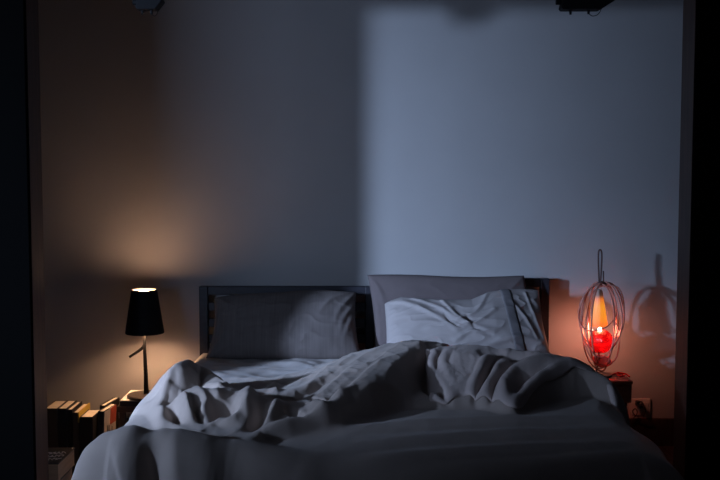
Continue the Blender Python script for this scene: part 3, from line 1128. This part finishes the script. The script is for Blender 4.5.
# tall hook loop
q = MB()
pts = [F(599.2, 284), F(598.6, 268), F(598.4, 255), F(599.2, 250.3), F(601.0, 250.3), F(601.8, 255), F(601.4, 268), F(600.4, 284)]
q.tube(smooth_path(pts, 5), .0042, 8)
q.build('hook_loop', M['wire_dark'], fl_, smooth=True)
q = MB(); q.tube([F(603.6, 285), F(603.4, 271)], .0036, 8); q.build('cable_stub', M['wire_dark'], fl_, smooth=True)
# collar where the loops meet
q = MB(); q.tube([F(596, 284.5), F(601, 281.8), F(607, 284.0)], .0055, 10); q.build('collar', M['wire_dark'], fl_, smooth=True)
# wire loops of the cage: (left px, right px, top, bottom, plane angle, belly)
loops = [
    (578.5, 624.5, 283, 345, .15, .40), (582, 620, 283, 352, -.5, .42), (585, 622.5, 284, 362, .9, .45),
    (588, 614, 284, 371, -1.1, .5), (581, 617, 284, 369, .35, .55), (590, 624, 284, 340, -.2, .4),
]
zt_ = F(602, 283).z
for k, (a, b, t0, t1, ang, belly) in enumerate(loops):
    c = (F(a, 320).x + F(b, 320).x) / 2
    hw = (F(b, 320).x - F(a, 320).x) / 2
    z1, z0 = F(602, t0).z, F(602, t1).z
    pts = []
    n = 40
    for i in range(n):
        th = 2 * PI * i / n
        # egg shape: wide belly, narrow top, slightly swaying
        zz = math.cos(th)
        xx = math.sin(th)
        xx = math.copysign(abs(xx) ** .8, xx)
        zpos = (z0 + z1) / 2 + (z1 - z0) / 2 * zz
        wgt = 1 - .18 * max(0, -zz) ** 2 if k in (3, 4) else 1.0
        off = hw * xx * wgt
        pts.append((c + off * math.cos(ang * .6) , fy + off * math.sin(ang) + .012 * math.sin(2 * th + k), zpos + .006 * math.sin(th * 3 + k)))
    q = MB(); q.tube(pts, .0042 if k < 4 else .0036, 8, closed=True)
    q.build('wire_loop', M['wire'], fl_, smooth=True)
# looser loops of cable slung through the cage
for pts in (
    [(581, 300, 0), (578.5, 314, -.03), (581, 325, -.06), (590, 331, -.085), (602, 329, -.09), (611, 323, -.07), (616.5, 312, -.04), (614, 296, -.01), (606, 284, 0)],
    [(590, 300, .03), (586, 322, -.05), (587.5, 340, -.07), (592, 352, -.07), (601, 357, -.06), (610, 350, -.06), (616, 336, -.06), (618.5, 318, -.03), (612, 294, 0), (605, 284, 0)],
    [(594, 284, 0), (583, 302, -.03), (582, 330, -.05), (588, 352, -.05), (597, 365, -.05), (607, 366, -.04), (617, 356, -.02), (619.5, 334, -.01), (615, 322, 0)],
):
    q = MB(); q.tube(smooth_path([F(a, b, c) for a, b, c in pts], 8), .0032, 8)
    q.build('cable_loop', M['wire'], fl_, smooth=True)
# cone shade with its porcelain tip
zc0, zc1 = F(600, 326).z, F(600, 289).z
cxx = F(598.8, 310).x
q = MB()
hh = zc1 - zc0
q.lathe([(0, hh), (.012, hh - .002), (.018, hh - .012), (.024, hh * .72), (.0475, 0), (.0440, 0), (.020, hh * .70), (0, hh * .90)], (cxx, fy, zc0), 40)
q.build('cone_shade', M['cone'], fl_, smooth=True)
# faceted red glass ball
zbz = F(601, 341).z
bxx = F(601.3, 341).x
bm = bmesh.new()
bmesh.ops.create_icosphere(bm, subdivisions=3, radius=12.0 / 1000 * 5.0, matrix=Matrix.Translation((bxx, fy, zbz)))
me = bpy.data.meshes.new('glass_ball'); bm.to_mesh(me); bm.free(); me.materials.append(M['red_glass'])
ob = bpy.data.objects.new('glass_ball', me); COL.objects.link(ob)
bpy.context.view_layer.update(); me.transform(fl_.matrix_world.inverted()); ob.parent = fl_; ob['label'] = 'faceted red glass ball'
# small clear bulb above it
q = MB(); q.lathe([(0, -.012), (.007, -.009), (.010, 0), (.007, .009), (0, .012)], (F(599, 330).x, fy - .02, F(599, 329.5).z + .004), 16); q.build('bulb', mat('hot_bulb', (1, .9, .8), .4, emit=((1.0, .62, .34), 25.0)), fl_, smooth=True)
# smoked lens under the ball, tipped towards the viewer
q = MB()
lc = F(602, 361)
mtx = Matrix.Translation(lc) @ Matrix.Rotation(.10, 4, 'Y') @ Matrix.Rotation(.42, 4, 'X')
pr = MB(); pr.lathe([(0, -.004), (.040, -.004), (.045, -.001), (.045, .004), (.040, .007), (0, .008)], (0, 0, 0), 40)
q.add([mtx @ Vector(p) for p in pr.v], pr.f)
ln = q.build('lens', M['smoke_glass'], fl_, smooth=False)
ring = MB(); ring.tube([mtx @ Vector((.047 * math.cos(2 * PI * i / 40), .047 * math.sin(2 * PI * i / 40), .002)) for i in range(40)], .0028, 8, closed=True)
ring.build('lens_ring', M['wire'], ln, smooth=True)
# red textile cable trailing over the nightstand
q = MB()
zz = TZ + .004
pts = [(fx + .045, fy - .012, zz + .003), (fx + .075, fy + .030, zz), (fx + .105, fy + .045, zz), (fx + .120, fy + .01, zz), (fx + .100, fy - .025, zz), (fx + .080, fy - .015, zz + .006), (fx + .090, fy + .02, zz + .009), (fx + .125, fy + .0, zz + .006), (fx + .135, fy - .045, zz)]
q.tube(smooth_path(pts, 8), .0038, 8)
q.build('cable', M['cord_red'], fl_, smooth=True)

bulb_light('lamp_glow', (cxx + .0, fy + .030, zc0 - .002), 4.0, (1.0, .36, .24), .012)

# wall socket with plug and cord
s0, s1 = P(629.5, 398.5, Y=-.004), P(650, 418, Y=-.004)
sk = thing('wall_socket', 'pale wall socket plate with a black plug in it', 'socket', ((s0.x + s1.x) / 2, 0, (s0.z + s1.z) / 2))
q = MB(); q.box((s0.x, -.010, s1.z), (s1.x, -.0005, s0.z)); q.build('plate', M['socket'], sk, bevel=.003)
q = MB(); q.box((s0.x + .012, -.013, s1.z + .018), (s1.x - .012, -.010, s0.z - .018)); q.build('socket_insert', M['socket'], sk, bevel=.002)
pg = thing('plug', 'black plug with a looped cord in the wall socket', 'plug', (P(641, 405, Y=-.02).x, -.013, P(641, 405, Y=-.02).z))
pc = P(641, 404.5, Y=-.03)
q = MB(); q.lathe([(0, 0), (.015, 0), (.017, .008), (.014, .030), (.008, .036), (0, .036)], (0, 0, 0), 20)
mt_ = Matrix.Translation((pc.x, -.0132, pc.z)) @ Matrix.Rotation(PI / 2, 4, 'X')
q2 = MB(); q2.add([mt_ @ Vector(p) for p in q.v], q.f)
q2.box((pc.x - .026, -.040, pc.z - .004), (pc.x - .008, -.0132, pc.z + .018))
q2.build('plug_body', M['plug'], pg)
q = MB()
pts = [(pc.x, -.048, pc.z), (pc.x + .012, -.056, pc.z - .012), (pc.x + .020, -.05, pc.z - .035), (pc.x + .006, -.04, pc.z - .062), (pc.x - .03, -.035, pc.z - .058), (pc.x - .045, -.035, pc.z - .035), (pc.x - .03, -.035, pc.z - .022), (pc.x - .02, -.03, pc.z - .05), (pc.x - .05, -.03, pc.z - .10), (pc.x - .05, -.03, .01)]
q.tube(smooth_path(pts, 6), .0032, 8)
q.build('cord', M['cord_dark'], pg, smooth=True)


# ---------------------------------------------- dark fixtures under the lintel
def fixture(px0, px1, label):
    y = -1.19
    a, b = P(px0, 4, Y=y), P(px1, 4, Y=y)
    w = b.x - a.x
    zt = OZ
    t = thing('spotlight', label, 'light fixture', ((a.x + b.x) / 2, y, zt), 'fixtures under the lintel')
    hb = P(0, 10.5, Y=y).z
    q = MB()
    q.prism([(a.x + w * .10, zt - .0005), (a.x + w * .05, hb + .008), (a.x + w * .08, hb), (a.x + w * .75, hb), (b.x, zt - .018), (b.x - w * .1, zt - .0005)], 'y', y - .04, y + .03)
    q.build('housing', M['fixture'], t, bevel=.003)
    q = MB()
    kb = MB(); kb.lathe([(0, 0), (.011, 0), (.011, .02), (0, .02)], (0, 0, 0), 16)
    mk = Matrix.Translation((a.x + w * .07, y, zt - .020)) @ Matrix.Rotation(-PI / 2, 4, 'Y')
    q.add([mk @ Vector(p) for p in kb.v], kb.f); q.build('knob', M['fixture'], t)
    for fxx, ln_ in ((.24, .017), (.56, .015)):
        q = MB(); q.tube([(a.x + w * fxx, y - .005, hb + .002), (a.x + w * fxx, y - .005, hb - ln_)], [.006, .0045], 8); q.build('prong', M['fixture'], t)
    q = MB(); q.tube(smooth_path([(a.x + w * .56, y - .005, hb - .012), (a.x + w * .64, y, hb - .022), (a.x + w * .74, y, hb - .014), (a.x + w * .80, y, hb + .010)], 6), .0016, 6)
    q.build('wire', M['fixture'], t, smooth=True)


fixture(557, 613, 'black fixture hanging from the lintel at the upper right')
fixture(136, 164, 'small black fixture hanging from the lintel above the black lamp')

# ================================================================ LIGHTING
def window_light(name, loc, sx, sz, energy, color, aim=(0, 1, 0), spread=PI):
    """daylight through one window: a pane-sized light facing into the room"""
    l = bpy.data.lights.new(name, 'AREA')
    l.shape = 'RECTANGLE'; l.size = sx; l.size_y = sz; l.energy = energy; l.color = color
    l.spread = spread
    o = bpy.data.objects.new(name, l); COL.objects.link(o)
    o.location = loc
    o.rotation_euler = Vector(aim).to_track_quat('-Z', 'Z').to_euler()
    return o


window_light('window_light', (-4.28, -4.13, 1.78), .26, .28, 53, (.48, .65, 1.0), (math.cos(math.radians(40)), math.sin(math.radians(40)), -.21), math.radians(58))
window_light('window_glow', (-2.55, -4.13, 1.32), 1.5, .07, 42, (.50, .66, 1.0))  # added fill: thin strip that softly lifts the shaded bed wall

w = bpy.data.worlds.new('world'); SC.world = w
w.use_nodes = True
bg = w.node_tree.nodes['Background']
bg.inputs['Color'].default_value = (.36, .42, .62, 1)
bg.inputs['Strength'].default_value = .03
